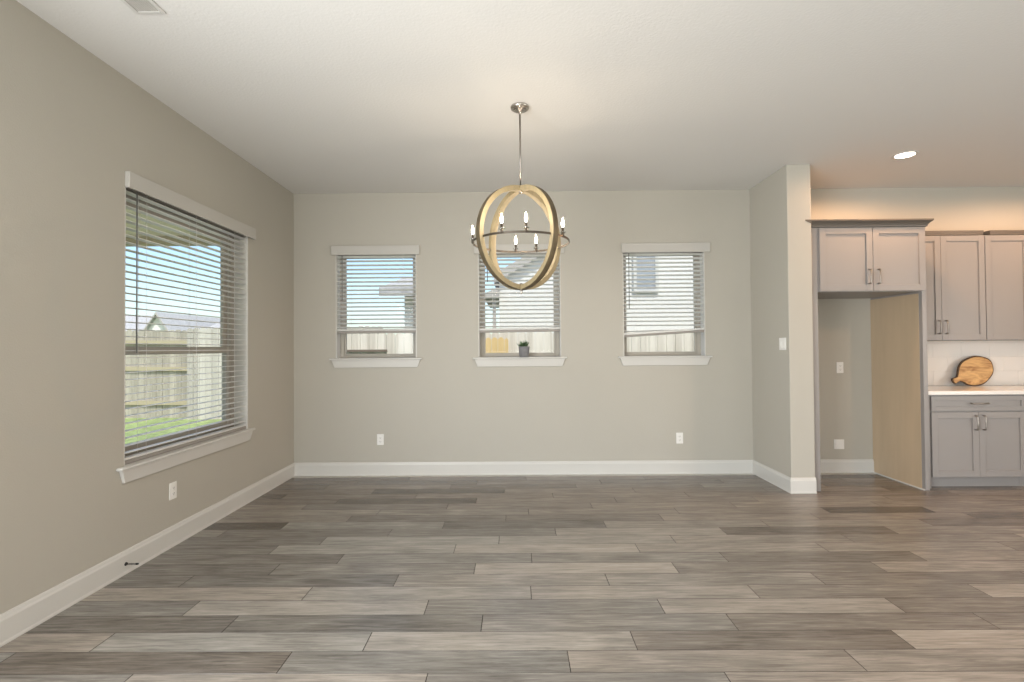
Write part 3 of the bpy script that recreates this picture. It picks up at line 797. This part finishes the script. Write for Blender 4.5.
# patio cover outside the left window
t = thing('patio_cover', 'tan boarded patio roof outside the left wall window', 'patio roof', (-4.5, 3.0, GZ+.06))
mb = MB()
yy = -2.0
while yy < 6.0:
    mb.box(-5.2, XL-T-.01, yy, yy+.138, 2.76, 2.785); yy += .142
mb.build('soffit_boards', M['soffit'], t)
mb = MB(); mb.box(-5.3, XL-T-.01, -2.1, 6.25, 2.79, 2.90); mb.build('roof_deck', M['gutter'], t)
mb = MB(); mb.box(-5.25, XL-T-.01, 6.05, 6.19, 2.60+.06, 2.789); mb.build('end_beam', M['beam'], t)
mb = MB(); mb.box(-5.3, -5.16, -2.0, 6.19, 2.55, 2.789); mb.build('side_beam', M['beam'], t)
for y in (-1.9,):
    mb = MB(); mb.box(-5.3, -5.16, y, y+.14, GZ+.06, 2.55); mb.build('post', M['beam'], t)
mb = MB(); mb.box(-5.3, -5.16, 6.05, 6.19, GZ, 2.55); mb.build('post', M['beam'], t)

def fence(name, label, x0, x1, y, ztop, zbot, mtl, rails=(), post_every=2.4, slope=0, group='backyard fences', rail_x=None, board=.14, rail_h=.045, rail_mat='fence_rail'):
    t = thing(name, label, 'fence', ((x0+x1)/2, y, zbot), group)
    mb = MB(); x = x0; rnd = random.Random(int(abs(x0)*100))
    while x < x1-.02:
        w = min(board, x1-x)-.006; dz = rnd.uniform(-.012, .012); dy = rnd.uniform(-.003, .003); s = slope*(x-x0)
        zt = ztop+dz-s
        mb.prism([(x, zbot), (x+w, zbot), (x+w, zt-.03), (x+w-.03, zt), (x+.03, zt), (x, zt-.03)], 'y', y+dy, y+dy+.018)
        x += board
    mb.build('picket_panel', mtl, t)
    for z in rails:
        a, b = rail_x if rail_x else (x0, x1)
        mb = MB(); s0 = slope*(a-x0); s1 = slope*(b-x0)
        mb.hexa([(a, y-.045, z-rail_h-s0), (b, y-.045, z-rail_h-s1), (b, y-.004, z-rail_h-s1), (a, y-.004, z-rail_h-s0),
                 (a, y-.045, z+rail_h-s0), (b, y-.045, z+rail_h-s1), (b, y-.004, z+rail_h-s1), (a, y-.004, z+rail_h-s0)])
        mb.build('rail', M[rail_mat], t)
    return t
# (meshes keep the board index in x, so every board gets its own tone)
fence('picket_fence', 'weathered wooden fence with three rails across the lawn, seen through the left window', -15, -7.25, 11.3, 1.90, GZ, M['fence'], rails=(1.62, 1.02, .25), slope=.01, group=None)
fence('picket_fence', 'paler wooden fence without rails beside the railed one, seen through the left window', -7.25, -2.9, 11.0, 1.86, GZ, M['fence_pale'], group=None)
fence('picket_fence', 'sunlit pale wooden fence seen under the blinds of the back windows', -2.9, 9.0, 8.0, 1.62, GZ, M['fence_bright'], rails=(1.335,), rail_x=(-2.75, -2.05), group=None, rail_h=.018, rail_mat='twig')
fence('picket_fence', 'short panel of fresh yellow boards seen through the middle back window', -.47, -.10, 7.85, 1.53, GZ, M['fence_new'], group=None, board=.1)

def house(name, label, x0, x1, y0, y1, hw, ridge, axis='y', over=.4, wins=(), wallm='stucco', extra=None):
    t = thing(name, label, 'house', ((x0+x1)/2, (y0+y1)/2, GZ))
    mb = MB()
    if axis == 'y':      # ridge runs along y: gable faces the camera
        xm = (x0+x1)/2
        mb.prism([(x0, GZ), (x1, GZ), (x1, hw), (xm, ridge), (x0, hw)], 'y', y0, y1)
        mb.build('walls', M[wallm], t)
        k = (ridge-hw)/(xm-x0)
        mb = MB(); e = over; 
        mb.prism([(x0-e, hw-k*e), (xm, ridge), (x1+e, hw-k*e), (x1+e, hw-k*e+.16), (xm, ridge+.18), (x0-e, hw-k*e+.16)], 'y', y0-e, y1+e)
        mb.build('roof', M['shingle'], t)
        mb = MB(); mb.prism([(x0-e, hw-k*e-.02), (xm, ridge-.02), (x1+e, hw-k*e-.02), (x1+e, hw-k*e+.14), (xm, ridge+.14), (x0-e, hw-k*e+.14)], 'y', y0-e-.03, y0-e-.001)
        mb.build('fascia', M['gutter'], t)
    else:
        ym = (y0+y1)/2
        mb.prism([(y0, GZ), (y1, GZ), (y1, hw), (ym, ridge), (y0, hw)], 'x', x0, x1)
        mb.build('walls', M[wallm], t)
        k = (ridge-hw)/(ym-y0); e = over
        mb = MB(); mb.prism([(y0-e, hw-k*e), (ym, ridge), (y1+e, hw-k*e), (y1+e, hw-k*e+.16), (ym, ridge+.18), (y0-e, hw-k*e+.16)], 'x', x0-e, x1+e)
        mb.build('roof', M['shingle'], t)
    if extra: extra(t)
    for a, b, c, d in wins:
        mb = MB()
        for q in ((a-.06, a, c-.06, d+.06), (b, b+.06, c-.06, d+.06), (a, b, c-.06, c), (a, b, d, d+.06)): mb.box(q[0], q[1], y0-.05, y0-.001, q[2], q[3])
        w = mb.build('window', M['trim'], t)
        mb = MB(); mb.box(a, b, y0-.03, y0-.001, c, d); g = mb.build('pane', M['housewin'], w); g.location = (0, 0, 0)
    return t
# neighbours behind the back windows
def pipe(t):
    mb = MB(); mb.box(-.42, -.36, 9.52, 9.60, GZ, 2.40); mb.build('downspout', M['gutter'], t)
    mb = MB(); mb.hexa([(-.60, 9.35, 2.33), (-.31, 9.35, 2.33), (-.31, 12, 2.33), (-.60, 12, 2.33), (-.60, 9.35, 2.38), (-.31, 9.35, 2.50), (-.31, 12, 2.50), (-.60, 12, 2.38)])
    mb.build('side_eave', M['gutter'], t)
house('neighbour_house', 'pale gabled house with a dark window, behind the right back window', -.3, 7.3, 9.6, 17, 2.67, 4.84, 'y', .10, wins=((2.33, 2.69, 2.46, 3.14),), extra=pipe)
house('neighbour_house', 'pale low house whose dark eave shows at the right of the left back window', -2.08, -1.25, 9.4, 12.5, 2.40, 2.74, 'x', .38)
# distant roofs beyond the left fence
house('distant_house', 'distant grey roofed house above the fence at the left', -36, -28.0, 38, 46, 2.4, 4.2, 'x', .4)
house('distant_house', 'distant white gabled house between two grey roofs above the fence', -27.0, -24.6, 36, 44, 2.3, 4.0, 'y', .3)
house('distant_house', 'distant grey roofed house at the right above the fence', -23.6, -19.0, 37, 45, 2.3, 3.7, 'x', .4)
